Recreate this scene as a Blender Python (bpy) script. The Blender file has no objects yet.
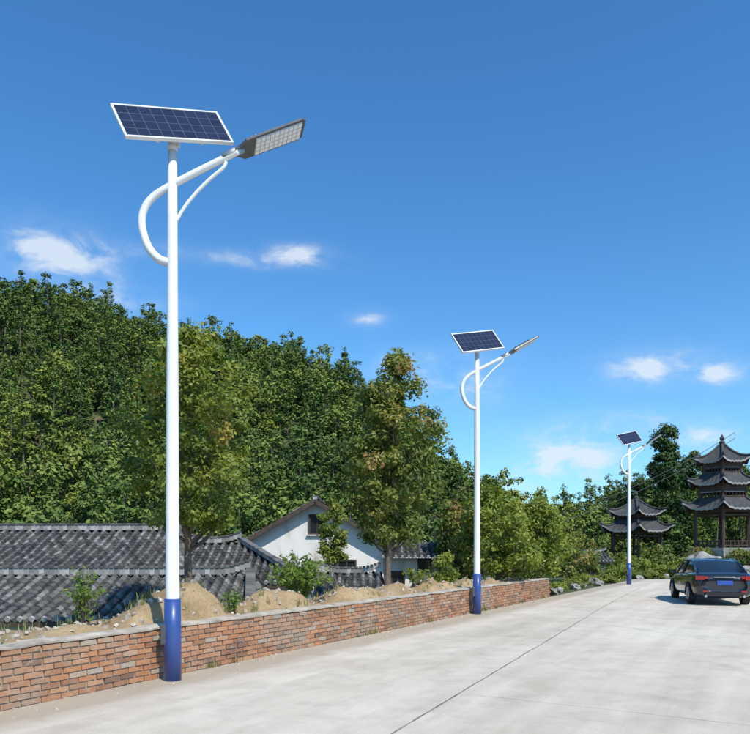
import bpy, math, random
import numpy as np
from mathutils import Vector, Matrix, noise
random.seed(7); rng=np.random.default_rng(7)
scene=bpy.context.scene
M=0.571; C=-8.4; LN=math.sqrt(1+M*M)
DX,DY=M/LN,1/LN            # along road
def P(t,s): return (C+t*DX-s*DY, t*DY+s*DX)
def TS(x,y):
    a=x-C; return (a*DX+y*DY, -a*DY+y*DX)
def sstep(a,b,x):
    t=min(1,max(0,(x-a)/(b-a))); return t*t*(3-2*t)
def fbm(x,y,z=0,o=4):
    v=0;a=1;f=1
    for i in range(o):
        v+=a*noise.noise(Vector((x*f,y*f,z+i*7.3))); a*=.5; f*=2
    return v

# ---------------- materials ----------------
def newmat(name):
    m=bpy.data.materials.new(name); m.use_nodes=True
    nt=m.node_tree; b=nt.nodes['Principled BSDF']; return m,nt,b
def N(nt,t,**k):
    n=nt.nodes.new(t)
    for a,v in k.items(): setattr(n,a,v)
    return n
def ramp(nt,fac,stops):
    r=N(nt,'ShaderNodeValToRGB'); el=r.color_ramp.elements
    while len(el)<len(stops): el.new(.5)
    for e,(p,c) in zip(el,stops):
        e.position=p; e.color=(c[0],c[1],c[2],1)
    nt.links.new(fac,r.inputs[0]); return r.outputs[0]
def noisetex(nt,scale,detail=6,rough=.6,vec=None,dist=0):
    n=N(nt,'ShaderNodeTexNoise'); n.inputs['Scale'].default_value=scale
    n.inputs['Detail'].default_value=detail; n.inputs['Roughness'].default_value=rough
    n.inputs['Distortion'].default_value=dist
    if vec is None:
        tc=N(nt,'ShaderNodeTexCoord'); vec=tc.outputs['Object']
    nt.links.new(vec,n.inputs['Vector']); return n.outputs['Fac']
def mixc(nt,fac,a,b,mode='MIX'):
    m=N(nt,'ShaderNodeMix',data_type='RGBA',blend_type=mode)
    for sock,v in ((m.inputs[0],fac),(m.inputs[6],a),(m.inputs[7],b)):
        if isinstance(v,(int,float)): sock.default_value=v
        elif isinstance(v,tuple): sock.default_value=(v[0],v[1],v[2],1)
        else: nt.links.new(v,sock)
    return m.outputs[2]
def bump(nt,b,h,strength=.3,dist=.02):
    n=N(nt,'ShaderNodeBump'); n.inputs['Strength'].default_value=strength; n.inputs['Distance'].default_value=dist
    nt.links.new(h,n.inputs['Height']); nt.links.new(n.outputs[0],b.inputs['Normal'])
def simple(name,c,rough=.6,metal=0,var=.15,scale=8,bs=.1,coat=0):
    m,nt,b=newmat(name)
    f=noisetex(nt,scale)
    c1=tuple(x*(1-var) for x in c); c2=tuple(min(1,x*(1+var)) for x in c)
    nt.links.new(ramp(nt,f,[(.3,c1),(.7,c2)]),b.inputs['Base Color'])
    b.inputs['Roughness'].default_value=rough; b.inputs['Metallic'].default_value=metal
    b.inputs['Coat Weight'].default_value=coat
    if bs>0: bump(nt,b,f,bs)
    return m
def leafmat(name,stops,tinted=False,trans=.25):
    m,nt,b=newmat(name)
    a=N(nt,'ShaderNodeAttribute',attribute_name='shade')
    col=ramp(nt,a.outputs['Fac'],stops)
    if tinted:
        oi=N(nt,'ShaderNodeAttribute',attribute_name='tint')
        tint=ramp(nt,oi.outputs['Fac'],[(0,(.6,.68,.68)),(.35,(.85,.95,.78)),(.7,(1.15,1.08,.8)),(1,(1.6,1.35,.8))])
        col=mixc(nt,1.0,col,tint,'MULTIPLY')
    if trans>0:
        nt.links.new(col,b.inputs['Base Color']); b.inputs['Roughness'].default_value=.5
        b.inputs['Specular IOR Level'].default_value=.3
        t=N(nt,'ShaderNodeBsdfTranslucent'); nt.links.new(mixc(nt,1.0,col,(1.7,1.7,.7),'MULTIPLY'),t.inputs[0])
        mx=N(nt,'ShaderNodeMixShader'); mx.inputs[0].default_value=trans
        nt.links.new(b.outputs[0],mx.inputs[1]); nt.links.new(t.outputs[0],mx.inputs[2])
        nt.links.new(mx.outputs[0],nt.nodes['Material Output'].inputs[0])
    else:
        d=N(nt,'ShaderNodeBsdfDiffuse'); nt.links.new(col,d.inputs[0])
        nt.links.new(d.outputs[0],nt.nodes['Material Output'].inputs[0])
    return m
LEAF_FOREST=leafmat('leaf_forest',[(0,(.055,.095,.038)),(.5,(.115,.165,.055)),(1,(.20,.25,.08))],True,0)  # distance haze put into the leaf colour: greens lightened and greyed
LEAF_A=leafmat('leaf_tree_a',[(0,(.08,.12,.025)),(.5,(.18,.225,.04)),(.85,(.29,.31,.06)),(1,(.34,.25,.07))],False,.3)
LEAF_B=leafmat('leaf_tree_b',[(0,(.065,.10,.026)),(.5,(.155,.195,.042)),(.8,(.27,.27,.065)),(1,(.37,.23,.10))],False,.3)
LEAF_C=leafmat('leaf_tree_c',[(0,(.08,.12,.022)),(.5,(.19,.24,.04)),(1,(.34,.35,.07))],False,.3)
LEAF_D=leafmat('leaf_shrub',[(0,(.06,.12,.025)),(.5,(.14,.23,.04)),(1,(.26,.33,.08))],False,.3)
LEAF_P=leafmat('leaf_pine',[(0,(.028,.06,.026)),(.5,(.065,.11,.038)),(1,(.12,.17,.06))],False,0)
GRASS=leafmat('grass_blade',[(0,(.07,.11,.03)),(.5,(.14,.19,.045)),(1,(.32,.29,.12))],False,.2)
BARK=simple('bark',(.13,.10,.075),.9,0,.4,14,.5)

def ground_mat():
    m,nt,b=newmat('ground_soil')
    f=noisetex(nt,.35,8); g=noisetex(nt,6,6)
    c=ramp(nt,f,[(.35,(.045,.07,.02)),(.55,(.08,.10,.035)),(.7,(.17,.14,.08))])
    c=mixc(nt,.5,c,ramp(nt,g,[(.3,(.4,.4,.4)),(.7,(1,1,1))]),'MULTIPLY')
    nt.links.new(c,b.inputs['Base Color']); b.inputs['Roughness'].default_value=.95; bump(nt,b,g,.6,.1); return m
def concrete_mat():
    m,nt,b=newmat('road_concrete')
    tc=N(nt,'ShaderNodeTexCoord'); v=tc.outputs['Object']
    big=noisetex(nt,.22,5,.6,v,.6); mid=noisetex(nt,1.6,7,.65,v,.4); fine=noisetex(nt,45,5,.7,v)
    mp=N(nt,'ShaderNodeMapping'); mp.inputs['Rotation'].default_value=(0,0,-math.atan2(DY,DX)); mp.vector_type='POINT'
    nt.links.new(v,mp.inputs[0])
    mp2=N(nt,'ShaderNodeMapping'); mp2.inputs['Scale'].default_value=(.12,1.6,1); nt.links.new(mp.outputs[0],mp2.inputs[0])
    st=noisetex(nt,.9,6,.6,mp2.outputs[0])
    c=ramp(nt,big,[(.3,(.55,.475,.375)),(.5,(.62,.55,.445)),(.7,(.68,.615,.51))])
    c=mixc(nt,.55,c,ramp(nt,mid,[(.3,(.70,.69,.67)),(.55,(1,1,1)),(.75,(1.07,1.06,1.04))]),'MULTIPLY')
    c=mixc(nt,.6,c,ramp(nt,st,[(.35,(.76,.75,.73)),(.6,(1.04,1.04,1.04))]),'MULTIPLY')
    c=mixc(nt,.5,c,ramp(nt,fine,[(.3,(.74,.74,.74)),(.7,(1.12,1.12,1.12))]),'MULTIPLY')
    cr=noisetex(nt,.7,4,.5,v,1.5)   # damp/oil blotches
    c=mixc(nt,ramp(nt,cr,[(.60,(0,0,0)),(.72,(.4,.4,.4))]),c,(.36,.32,.26))
    sep=N(nt,'ShaderNodeSeparateXYZ'); nt.links.new(v,sep.inputs[0])
    def mt(op,a,b_):
        n=N(nt,'ShaderNodeMath',operation=op)
        for i,q in enumerate((a,b_)):
            if isinstance(q,(int,float)): n.inputs[i].default_value=q
            else: nt.links.new(q,n.inputs[i])
        return n.outputs[0]
    dist=mt('ADD',mt('MULTIPLY',mt('SUBTRACT',sep.outputs[0],C),DY),mt('MULTIPLY',sep.outputs[1],-DX))
    dd=mt('SUBTRACT',dist,mt('MULTIPLY',mid,1.1))
    c=mixc(nt,ramp(nt,dd,[(0,(.7,.7,.7)),(.35,(0,0,0))]),c,(.33,.27,.19))
    nt.links.new(c,b.inputs['Base Color']); b.inputs['Roughness'].default_value=.85
    bump(nt,b,fine,.25,.01); return m
def brick_mat():
    m,nt,b=newmat('brick')
    a=N(nt,'ShaderNodeAttribute',attribute_name='shade')
    c=ramp(nt,a.outputs['Fac'],[(0,(.19,.105,.07)),(.25,(.33,.155,.08)),(.6,(.46,.205,.095)),(.85,(.50,.27,.15)),(1,(.40,.33,.25))])
    f=noisetex(nt,1.1,6,.65); g=noisetex(nt,30,5); k=noisetex(nt,7,6,.7)
    c=mixc(nt,ramp(nt,f,[(.48,(0,0,0)),(.66,(.65,.65,.65))]),c,(.35,.29,.22))
    c=mixc(nt,ramp(nt,k,[(.54,(0,0,0)),(.66,(.6,.6,.6))]),c,(.40,.34,.26))
    c=mixc(nt,.6,c,ramp(nt,g,[(.3,(.6,.6,.6)),(.7,(1.1,1.1,1.1))]),'MULTIPLY')
    h=noisetex(nt,.5,4)
    c=mixc(nt,ramp(nt,h,[(.52,(0,0,0)),(.7,(.45,.45,.45))]),c,(.13,.125,.085))
    nt.links.new(c,b.inputs['Base Color']); b.inputs['Roughness'].default_value=.9; bump(nt,b,g,.5,.01); return m
def dirt_mat():
    m,nt,b=newmat('dirt')
    f=noisetex(nt,1.3,8,.65); g=noisetex(nt,22,6,.7)
    c=ramp(nt,f,[(.3,(.27,.185,.095)),(.5,(.45,.315,.165)),(.68,(.53,.40,.225))])
    c=mixc(nt,.7,c,ramp(nt,g,[(.3,(.55,.55,.55)),(.7,(1.1,1.1,1.1))]),'MULTIPLY')
    nt.links.new(c,b.inputs['Base Color']); b.inputs['Roughness'].default_value=.95; bump(nt,b,g,.9,.04); return m
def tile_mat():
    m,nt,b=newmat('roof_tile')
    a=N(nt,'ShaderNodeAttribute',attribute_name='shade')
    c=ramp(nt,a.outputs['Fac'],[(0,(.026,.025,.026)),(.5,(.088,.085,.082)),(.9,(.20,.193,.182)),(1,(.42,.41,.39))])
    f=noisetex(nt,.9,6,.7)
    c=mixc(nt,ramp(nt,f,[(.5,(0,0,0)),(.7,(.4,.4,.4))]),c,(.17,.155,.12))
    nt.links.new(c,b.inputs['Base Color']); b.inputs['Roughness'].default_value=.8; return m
def plaster_mat():
    m,nt,b=newmat('white_plaster')
    tc=N(nt,'ShaderNodeTexCoord'); mp=N(nt,'ShaderNodeMapping'); mp.inputs['Scale'].default_value=(1,1,.25)
    nt.links.new(tc.outputs['Object'],mp.inputs[0])
    f=noisetex(nt,1.4,7,.65,mp.outputs[0])
    c=ramp(nt,f,[(.33,(.50,.455,.38)),(.48,(.74,.71,.65)),(.7,(.82,.80,.75))])
    nt.links.new(c,b.inputs['Base Color']); b.inputs['Roughness'].default_value=.85; return m
GROUND=ground_mat(); CONC=concrete_mat(); BRICK=brick_mat(); DIRT=dirt_mat(); TILE=tile_mat(); PLAST=plaster_mat()
MORTAR=simple('mortar',(.35,.30,.24),.95,0,.35,5,.5)
CAP=simple('cap_concrete',(.40,.35,.28),.9,0,.4,3,.5)
TAR=simple('joint_tar',(.20,.18,.15),.9,0,.5,2,.2)
JOINT=simple('joint_saw',(.36,.32,.265),.9,0,.3,2,.2)
WHITE=simple('white_paint',(.76,.77,.78),.35,0,.04,1.5,0,.2)
BLUE=simple('blue_paint',(.03,.07,.25),.35,0,.15,2,0,.2)
DARKM=simple('dark_housing',(.075,.078,.085),.4,0,.2,5,0)
STEEL=simple('galvanised',(.5,.5,.5),.4,.8,.1,10,0)
ALU=simple('panel_frame_alu',(.72,.73,.74),.35,.2,.04,4,0)
LEDM=simple('led_lens',(.80,.81,.83),.25,0,.05,30,0)
LEDB=simple('led_board',(.50,.51,.53),.4,0,.1,30,0)
GLASS=simple('dark_glass',(.015,.018,.022),.12,0,.2,3,0)
WOOD=simple('dark_wood',(.07,.045,.032),.75,0,.4,6,.3)
STONE=simple('grey_stone',(.27,.26,.235),.9,0,.5,2.2,.7)
CARP=simple('car_paint',(.016,.019,.026),.25,.3,.1,2,0,1.0)
RUB=simple('rubber',(.02,.02,.02),.85,0,.2,20,0)
WIRE=simple('cable_sheath',(.05,.05,.05),.7,0,.1,1,0)
RED=simple('tail_lamp_red',(.30,.012,.012),.2,0,.1,20,0,.6)
PLATE=simple('plate_blue',(.03,.08,.35),.4,0,.05,20,0)
PTILE=simple('pavilion_tile',(.05,.052,.053),.8,0,.4,3,.3)
PWOOD=simple('pavilion_wood',(.075,.04,.03),.7,0,.3,3,0)
PLINE=simple('pavilion_trim',(.30,.30,.28),.8,0,.2,3,0)
def panel_mat():
    m,nt,b=newmat('solar_cells')
    tc=N(nt,'ShaderNodeTexCoord')
    br=N(nt,'ShaderNodeTexBrick'); br.offset=0; br.squash=1
    br.inputs['Scale'].default_value=1; br.inputs['Mortar Size'].default_value=.003
    br.inputs['Mortar Smooth'].default_value=.2
    br.inputs['Brick Width'].default_value=.1555; br.inputs['Row Height'].default_value=.158
    br.inputs['Color1'].default_value=(.014,.016,.036,1); br.inputs['Color2'].default_value=(.020,.022,.048,1)
    br.inputs['Mortar'].default_value=(.12,.13,.17,1)
    mp=N(nt,'ShaderNodeMapping'); mp.inputs['Location'].default_value=(.7,.32,0)
    nt.links.new(tc.outputs['Object'],mp.inputs[0]); nt.links.new(mp.outputs[0],br.inputs[0])
    nt.links.new(br.outputs[0],b.inputs['Base Color']); b.inputs['Roughness'].default_value=.22
    b.inputs['Coat Weight'].default_value=.3; return m
SOLAR=panel_mat()

# ---------------- mesh helpers ----------------
def link(o,parent=None):
    scene.collection.objects.link(o)
    if parent: o.parent=parent
    return o
def make(name,V,F,mats,mi=None,shade=None,smooth=False,loc=(0,0,0),parent=None,linkit=True):
    me=bpy.data.meshes.new(name)
    V=np.array(V,dtype=float)-np.array(loc)
    if isinstance(F,np.ndarray):
        nf=len(F); me.vertices.add(len(V)); me.vertices.foreach_set('co',V.astype(np.float32).ravel())
        me.loops.add(nf*4); me.loops.foreach_set('vertex_index',F.astype(np.int32).ravel())
        me.polygons.add(nf); me.polygons.foreach_set('loop_start',np.arange(nf,dtype=np.int32)*4)
        me.polygons.foreach_set('loop_total',np.full(nf,4,dtype=np.int32))
        me.update(calc_edges=True)
    else:
        me.from_pydata([tuple(v) for v in V],[],F); me.update()
    for m in mats: me.materials.append(m)
    if mi is not None: me.polygons.foreach_set('material_index',np.array(mi,dtype=np.int32))
    if shade is not None:
        a=me.attributes.new('shade','FLOAT','FACE'); a.data.foreach_set('value',np.array(shade,dtype=np.float32))
    if smooth: me.polygons.foreach_set('use_smooth',np.ones(len(me.polygons),dtype=bool))
    o=bpy.data.objects.new(name,me); o.location=loc
    if linkit: link(o,parent)
    return o
class B:
    def __init__(s): s.V=[];s.F=[];s.m=[];s.sh=[]
    def add(s,V,F,m=0,sh=.5):
        o=len(s.V); s.V+= [tuple(v) for v in V]; s.F+=[tuple(i+o for i in f) for f in F]
        s.m+=[m]*len(F); s.sh+=[sh]*len(F)
    def box(s,c,d,m=0,mat=None,sh=.5,taper=1):
        x,y,z=[k/2 for k in d]; V=[]
        for dz,k in ((-z,1),(z,taper)):
            for dx,dy in ((-x,-y),(x,-y),(x,y),(-x,y)): V.append(Vector((dx*k,dy*k,dz)))
        if mat: V=[mat@v for v in V]
        V=[v+Vector(c) for v in V]
        s.add(V,[(3,2,1,0),(4,5,6,7),(0,1,5,4),(1,2,6,5),(2,3,7,6),(3,0,4,7)],m,sh)
    def tube(s,pts,rad,n=12,m=0,caps=True,sh=.5):
        pts=[Vector(p) for p in pts]; V=[];F=[]
        if not hasattr(rad,'__len__'): rad=[rad]*len(pts)
        ref=None
        for i,p in enumerate(pts):
            t=(pts[min(i+1,len(pts)-1)]-pts[max(i-1,0)]).normalized()
            if ref is None:
                ref=t.orthogonal().normalized()
            ref=(ref-t*ref.dot(t)).normalized(); b=t.cross(ref)
            for k in range(n):
                a=2*math.pi*k/n; V.append(p+(ref*math.cos(a)+b*math.sin(a))*rad[i])
        for i in range(len(pts)-1):
            for k in range(n):
                F.append((i*n+k,i*n+(k+1)%n,(i+1)*n+(k+1)%n,(i+1)*n+k))
        if caps:
            F.append(tuple(range(n))[::-1]); F.append(tuple((len(pts)-1)*n+k for k in range(n)))
        s.add(V,F,m,sh)
    def obj(s,name,mats,smooth=False,loc=(0,0,0),parent=None,bevel=0):
        o=make(name,s.V,s.F,mats,s.m,s.sh,smooth,loc,parent)
        if bevel:
            b=o.modifiers.new('b','BEVEL'); b.width=bevel; b.segments=2; b.limit_method='ANGLE'
        return o
def smooth_curve(pts,k=6):
    pts=[Vector(p) for p in pts]; out=[]
    for i in range(len(pts)-1):
        p0=pts[max(i-1,0)];p1=pts[i];p2=pts[i+1];p3=pts[min(i+2,len(pts)-1)]
        for j in range(k):
            t=j/k
            out.append(.5*((2*p1)+(p2-p0)*t+(2*p0-5*p1+4*p2-p3)*t*t+(3*p1-p0-3*p2+p3)*t**3))
    out.append(pts[-1]); return out
def empty(name,loc=(0,0,0)):
    e=bpy.data.objects.new(name,None); e.location=loc; scene.collection.objects.link(e); e.empty_display_size=.2; return e

# ---------------- terrain ----------------
ridge_px=[(-200,310),(-80,296),(0,288),(27,289),(100,290),(150,310),(200,324),(260,332),(300,345),(350,367),(375,388),(400,412),(450,480),(480,505),(520,518),(550,508),(600,492),(640,484),(700,476),(750,468),(900,450),(1100,410)]
RX=[(p-375)/700*112 for p,_ in ridge_px]; RZ=[1.75+(550-y)*.16-(7.2 if p<400 else 6.2) for p,y in ridge_px]
def gz(x,y):
    t,s=TS(x,y)
    drop=sstep(.3,4,s)*(1-sstep(3,11,x))
    z=-.03-2.6*drop
    r=float(np.interp(x,RX,RZ))
    y0=38+28*sstep(4,18,x)
    pr=sstep(y0-8,114,y)
    if y>150: pr*=1-.8*sstep(150,600,y)
    z+=(r-z)*pr
    if y>45: z+=fbm(x*.03,y*.03,1)*2.0*sstep(45,80,y)*pr
    z+=1.7*math.exp(-(((x-26.2)**2+(y-53)**2)/30.0))
    return z
tv=[-2500,-900,-300,-120,-60,-30]+list(np.arange(-20,150,2.0))+[160,180,220,300,500,900,2500]
sv=[-2500,-900,-300,-150,-100]+list(np.arange(-80,-8,2.5))+[-6,-4,-2,-1,0,.3,.6,1,1.5,2,2.7,3.4,4.2,5,6.5,8]+list(np.arange(10,130,2.5))+[140,170,250,500,1000,2500]
V=[];F=[]
for t in tv:
    for s in sv:
        x,y=P(t,s); V.append((x,y,gz(x,y)))
ns=len(sv)
for i in range(len(tv)-1):
    for j in range(ns-1):
        a=i*ns+j; F.append((a,a+1,a+ns+1,a+ns))
make('ground',V,[f[::-1] for f in F],[GROUND],smooth=True)

b=B()
def quadgrid(b,t0,t1,s0,s1,nt_,nsn,z,m=0,edge=0):
    V=[];F=[]
    for i in range(nt_+1):
        for j in range(nsn+1):
            t=t0+(t1-t0)*i/nt_; s=s0+(s1-s0)*j/nsn
            if edge and i==nt_: t+=fbm(s*.4,3)*edge
            x,y=P(t,s); V.append((x,y,z))
    for i in range(nt_):
        for j in range(nsn):
            a=i*(nsn+1)+j; F.append((a,a+nsn+1,a+nsn+2,a+1))
    b.add(V,F,m)
quadgrid(b,-14,49,-26,0,60,60,0,0,.8)
quadgrid(b,49.9,120,-19,-9,20,4,-.002)
ro=b.obj('road',[CONC])
b=B()
def strip(pts,w,z,m=0):
    V=[];F=[]
    for i,p in enumerate(pts):
        q=Vector(pts[min(i+1,len(pts)-1)])-Vector(pts[max(i-1,0)]); n=Vector((-q.y,q.x)).normalized()
        ww=w*(.5+.8*abs(fbm(i*.37,w*50)) )
        V+=[(p[0]-n.x*ww,p[1]-n.y*ww,z),(p[0]+n.x*ww,p[1]+n.y*ww,z)]
    for i in range(len(pts)-1): F.append((2*i+1,2*i,2*i+2,2*i+3))
    b.add(V,F,m)
def road_pt(px,y): d=1225/(y-550); return ((px-375)/700*d,d)
sm=[road_pt(*q) for q in ((250,820),(420,717),(520,657),(575,624),(612,602),(640,588))]
sm=[Vector((a,c,0)) for a,c in sm]; cur=smooth_curve(sm,30)
strip([(p.x+fbm(p.y*.8,1)*.015,p.y) for p in cur],.013,.004)
def seam_s(t):
    best=min(cur,key=lambda p:abs(TS(p.x,p.y)[0]-t)); return TS(best.x,best.y)[1]
for k,t in enumerate((10.6,18.4,26.4,34.0,42)):
    s0=seam_s(t)
    strip([P(t+(.0 if k%2 else 1.5)+fbm(s*.5,t)*.03,s) for s in np.arange(-24,s0-.05,.3)],.004,.0035,1)
b.obj('road_joint',[TAR,JOINT])
# ---------------- brick wall ----------------
b=B(); H=.66
core=B()
R0=Matrix.Rotation(math.atan2(DY,DX),4,'Z')
for a in np.arange(-6,30,1.0):
    x,y=P(a+.5,.13)
    core.box((x,y,H/2-.02),(1.0,.204,H-.02),0,R0)
for row in range(9):
    z=.035+row*.0735; off=(row%2)*.125+random.uniform(-.03,.03)
    tt=-6+off
    while tt<30:
        wv=fbm(tt*.8,row*.1,4)*.010
        x,y=P(tt+.12,.055+random.gauss(0,.005))
        rr=R0@Matrix.Rotation(random.gauss(0,.02),4,'Z')@Matrix.Rotation(random.gauss(0,.012),4,'Y')
        b.box((x,y,z+random.gauss(0,.002)+wv),(.228+random.gauss(0,.006),.1,.058+random.gauss(0,.002)),0,rr,min(1,max(0,random.gauss(.5,.25))))
        tt+=.25
wall=empty('brick_wall',(P(0,0)[0],P(0,0)[1],0))
def par(o,p):
    o.parent=p; o.matrix_parent_inverse=Matrix.Translation(p.location).inverted()
o=b.obj('bricks',[BRICK]); par(o,wall)
o=core.obj('mortar_core',[MORTAR]); par(o,wall)
cp=B()
V=[];F=[]
n=500
for i in range(n+1):
    t=-6+36*i/n; e=fbm(t*2,5)*.018; h=fbm(t*1.3,9)*.022+fbm(t*6,2)*.008
    for s,z in ((-.008+e,H+.005+h*.6),(-.012+e,H+.028+h),(.10,H+.05+h),(.27,H+.045+h),(.27,H-.05)):
        x,y=P(t,s); V.append((x,y,z))
for i in range(n):
    for k in range(4):
        a=i*5+k; F.append((a,a+5,a+6,a+1))
F+= [(4,3,2,1,0)]
F+= [tuple(n*5+k for k in (0,1,2,3,4))]
cp.add(V,[f[::-1] for f in F]); o=cp.obj('coping',[CAP]); par(o,wall)

# ---------------- dirt bank ----------------
piles=[(165,10.7,.34,.62),(203,11.0,.30,.50),(185,10.9,.12,.35),(140,10.1,.18,.4),(262,12.5,.28,.42),(282,13.0,.26,.5),(300,13.2,.1,.3),(345,14.7,.32,.5),(368,15.6,.26,.45),(398,16.8,.28,.6),(430,18.3,.34,.5),(447,19.2,.22,.4),(470,20.4,.26,.6),(495,22.0,.2,.5),(515,24,.2,.6),(75,8.9,.12,.4)]
piles=[((p-375)/700*d,d,h,r) for p,d,h,r in piles]
def bankz(x,y):
    t,s=TS(x,y)
    z=.665-.06*sstep(1,1.9,s)
    wx=x+fbm(x*2,y*2,8)*.13; wy=y+fbm(x*2,y*2,18)*.13
    for px_,py_,h,r in piles:
        q=((wx-px_)**2+(wy-py_)**2)/(r*r)
        if q<9: z+=h*math.exp(-q)*sstep(.22,.5,s)
    z+=(fbm(x*1.5,y*1.5)*.05+fbm(x*7,y*7,3)*.03)*sstep(.2,.6,s)
    f=1-sstep(29,33,t)
    z=z*f
    return z+( -2.75-z)*sstep(1.9,5.2,s)*(1-sstep(3,11,x)) -.25*sstep(4.6,5.4,s)- .12*(1-f)
V=[];F=[]
ts=np.arange(-6,33,.09); ss=np.concatenate([np.arange(.24,2.2,.07),np.arange(2.2,5.5,.2)])
for t in ts:
    for s in ss:
        x,y=P(t,s); V.append((x,y,bankz(x,y)))
n=len(ss)
for i in range(len(ts)-1):
    for j in range(n-1):
        a=i*n+j; F.append((a,a+n,a+n+1,a+1))
make('dirt_bank',V,np.array(F),[DIRT],smooth=True)
b=B()
for i in range(1300):
    t=random.uniform(4,30)**1; s=random.uniform(.3,1.8); x,y=P(t,s)
    r=random.uniform(.010,.045)
    mt=Matrix.Rotation(random.random()*6,4,Vector((random.random(),random.random(),random.random()+.1)).normalized())
    b.box((x,y,bankz(x,y)+r*.3),(r*2,r*1.5,r*1.2),0,mt,.5,.6)
for i in range(260):
    t=random.uniform(5,30); s=-abs(random.gauss(0,.18))-.02; x,y=P(t,s); r=random.uniform(.006,.022)
    b.box((x,y,r*.5),(r*2,r*1.5,r),0,Matrix.Rotation(random.random()*6,4,'Z'),.5,.6)
b.obj('rubble',[CAP])

# ---------------- foliage ----------------
def leaves(cent,norm,length,width,r=rng):
    n=len(cent)
    norm=norm/np.linalg.norm(norm,axis=1,keepdims=True)
    rv=r.normal(size=(n,3)); rv[:,2]-=.5
    d=rv-norm*np.sum(rv*norm,axis=1,keepdims=True); d/=np.linalg.norm(d,axis=1,keepdims=True)+1e-9
    w=np.cross(norm,d)
    L=(length*r.uniform(.6,1.25,n))[:,None]; W=(width*r.uniform(.7,1.2,n))[:,None]
    V=np.stack([cent-d*L*.5,cent+w*W*.5+d*L*.05-norm*L*.06,cent+d*L*.5-norm*L*.12,cent-w*W*.5+d*L*.05-norm*L*.06],axis=1).reshape(-1,3)
    F=np.arange(n*4).reshape(n,4); return V,F
def tubeq(pts,rad,n=7):
    b=B(); b.tube(pts,rad,n,caps=False); return np.array([tuple(v) for v in b.V]),np.array(b.F)
def tree(name,loc,h,cz0,crad,prof,leafm,ncl,nl,ll,lw,cs,trunk_r=.08,lean=(0,0),raw=False,limbs=14,seed=1,asym=.2,shell=.45,droop=0,topshade=.25):
    r=np.random.default_rng(seed)
    cl=[]
    while len(cl)<ncl:
        u=r.uniform(0,1); R=prof(u)*crad
        if r.uniform(0,1)>(prof(u)*.85+.15): continue
        a=r.uniform(0,2*math.pi); q=shell+(1-shell)*math.sqrt(r.uniform(0,1))
        if r.uniform()<.2: q=r.uniform(0,.6)
        wob=1+asym*math.sin(a*2+seed+u*5)+asym*.8*math.sin(a*3+seed*2.3-u*9)
        rr=R*q*wob
        cl.append((math.cos(a)*rr+lean[0]*u,math.sin(a)*rr+lean[1]*u,cz0+(h-cz0)*u-droop*q*R,R))
    cl=np.array(cl)
    cc=cl[:,:3]; sizes=cs*r.uniform(.6,1.35,ncl)
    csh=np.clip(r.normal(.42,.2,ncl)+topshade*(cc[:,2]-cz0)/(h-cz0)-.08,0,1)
    idx=np.repeat(np.arange(ncl),nl)
    off=r.normal(size=(len(idx),3)); off*= (np.abs(r.normal(.85,.25,len(idx)))/np.linalg.norm(off,axis=1))[:,None]
    off[:,2]*=.75
    cent=cc[idx]+off*sizes[idx][:,None]
    norm=off*.75+r.normal(size=off.shape)*.38+np.array([0,0,.6])
    V1,F1=leaves(cent,norm,ll,lw,r)
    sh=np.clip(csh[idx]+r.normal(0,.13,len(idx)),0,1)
    Vs=[V1];Fs=[F1];mi=[np.zeros(len(F1),int)];shs=[sh];o=len(V1)
    k=9; pts=[];rad=[]
    for i in range(k+1):
        u=i/k; z=u*(cz0+(h-cz0)*.88)
        pts.append((lean[0]*max(0,(z-cz0)/(h-cz0))+.04*h/6*math.sin(u*6+seed),lean[1]*max(0,(z-cz0)/(h-cz0))+.04*h/6*math.cos(u*5+seed),z-.15*(i==0)))
        rad.append(trunk_r*(1.35 if i==0 else 1-.85*u))
    a,f=tubeq(smooth_curve(pts,2),np.interp(np.linspace(0,1,2*k+1),np.linspace(0,1,k+1),rad).tolist(),8 if not raw else 5)
    Vs.append(a);Fs.append(f+o);mi.append(np.ones(len(f),int));shs.append(np.zeros(len(f)));o+=len(a)
    for j in r.choice(ncl,min(limbs,ncl),replace=False):
        e=Vector(cc[j]); zb=max(cz0*.75,e.z-np.hypot(e.x,e.y)*.9-.1); zb=min(zb,pts[-1][2]*.95)
        uu=zb/pts[-1][2]; st=Vector((np.interp(zb,[p[2] for p in pts],[p[0] for p in pts]),np.interp(zb,[p[2] for p in pts],[p[1] for p in pts]),zb))
        mid=st.lerp(e,.5)+Vector((0,0,-.08*(e-st).length))
        r0=trunk_r*(1-.8*uu)*.55
        a,f=tubeq(smooth_curve([st,mid,e],3),np.linspace(r0,r0*.2,7).tolist(),5)
        Vs.append(a);Fs.append(f+o);mi.append(np.ones(len(f),int));shs.append(np.zeros(len(f)));o+=len(a)
    if raw: return np.concatenate(Vs),np.concatenate(Fs),np.concatenate(mi),np.concatenate(shs)
    ob=make(name,np.concatenate(Vs),np.concatenate(Fs),[leafm,BARK],np.concatenate(mi),np.concatenate(shs),linkit=False)
    ob.location=loc; link(ob)
    return ob
egg=lambda u: math.sin(math.pi*min(1,(u*.92+.08))**.8)**.7
tall=lambda u: max(.15,(math.sin(math.pi*(u*.9+.07)**.82))**.75)*(1-.18*u)
dome=lambda u: math.sqrt(max(.02,1-u**2.2))*(.72+.28*min(1,u*4))
cone=lambda u: (1-u)**.85*.97+.03
def XY(px,d): return ((px-375)/700*d,d)
x,y=XY(190,12.7); tree('broadleaf_tree',(x,y,.45),5.35,1.7,1.15,egg,LEAF_A,135,120,.115,.055,.24,.085,seed=3,limbs=30,asym=.2,shell=.4)
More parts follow.
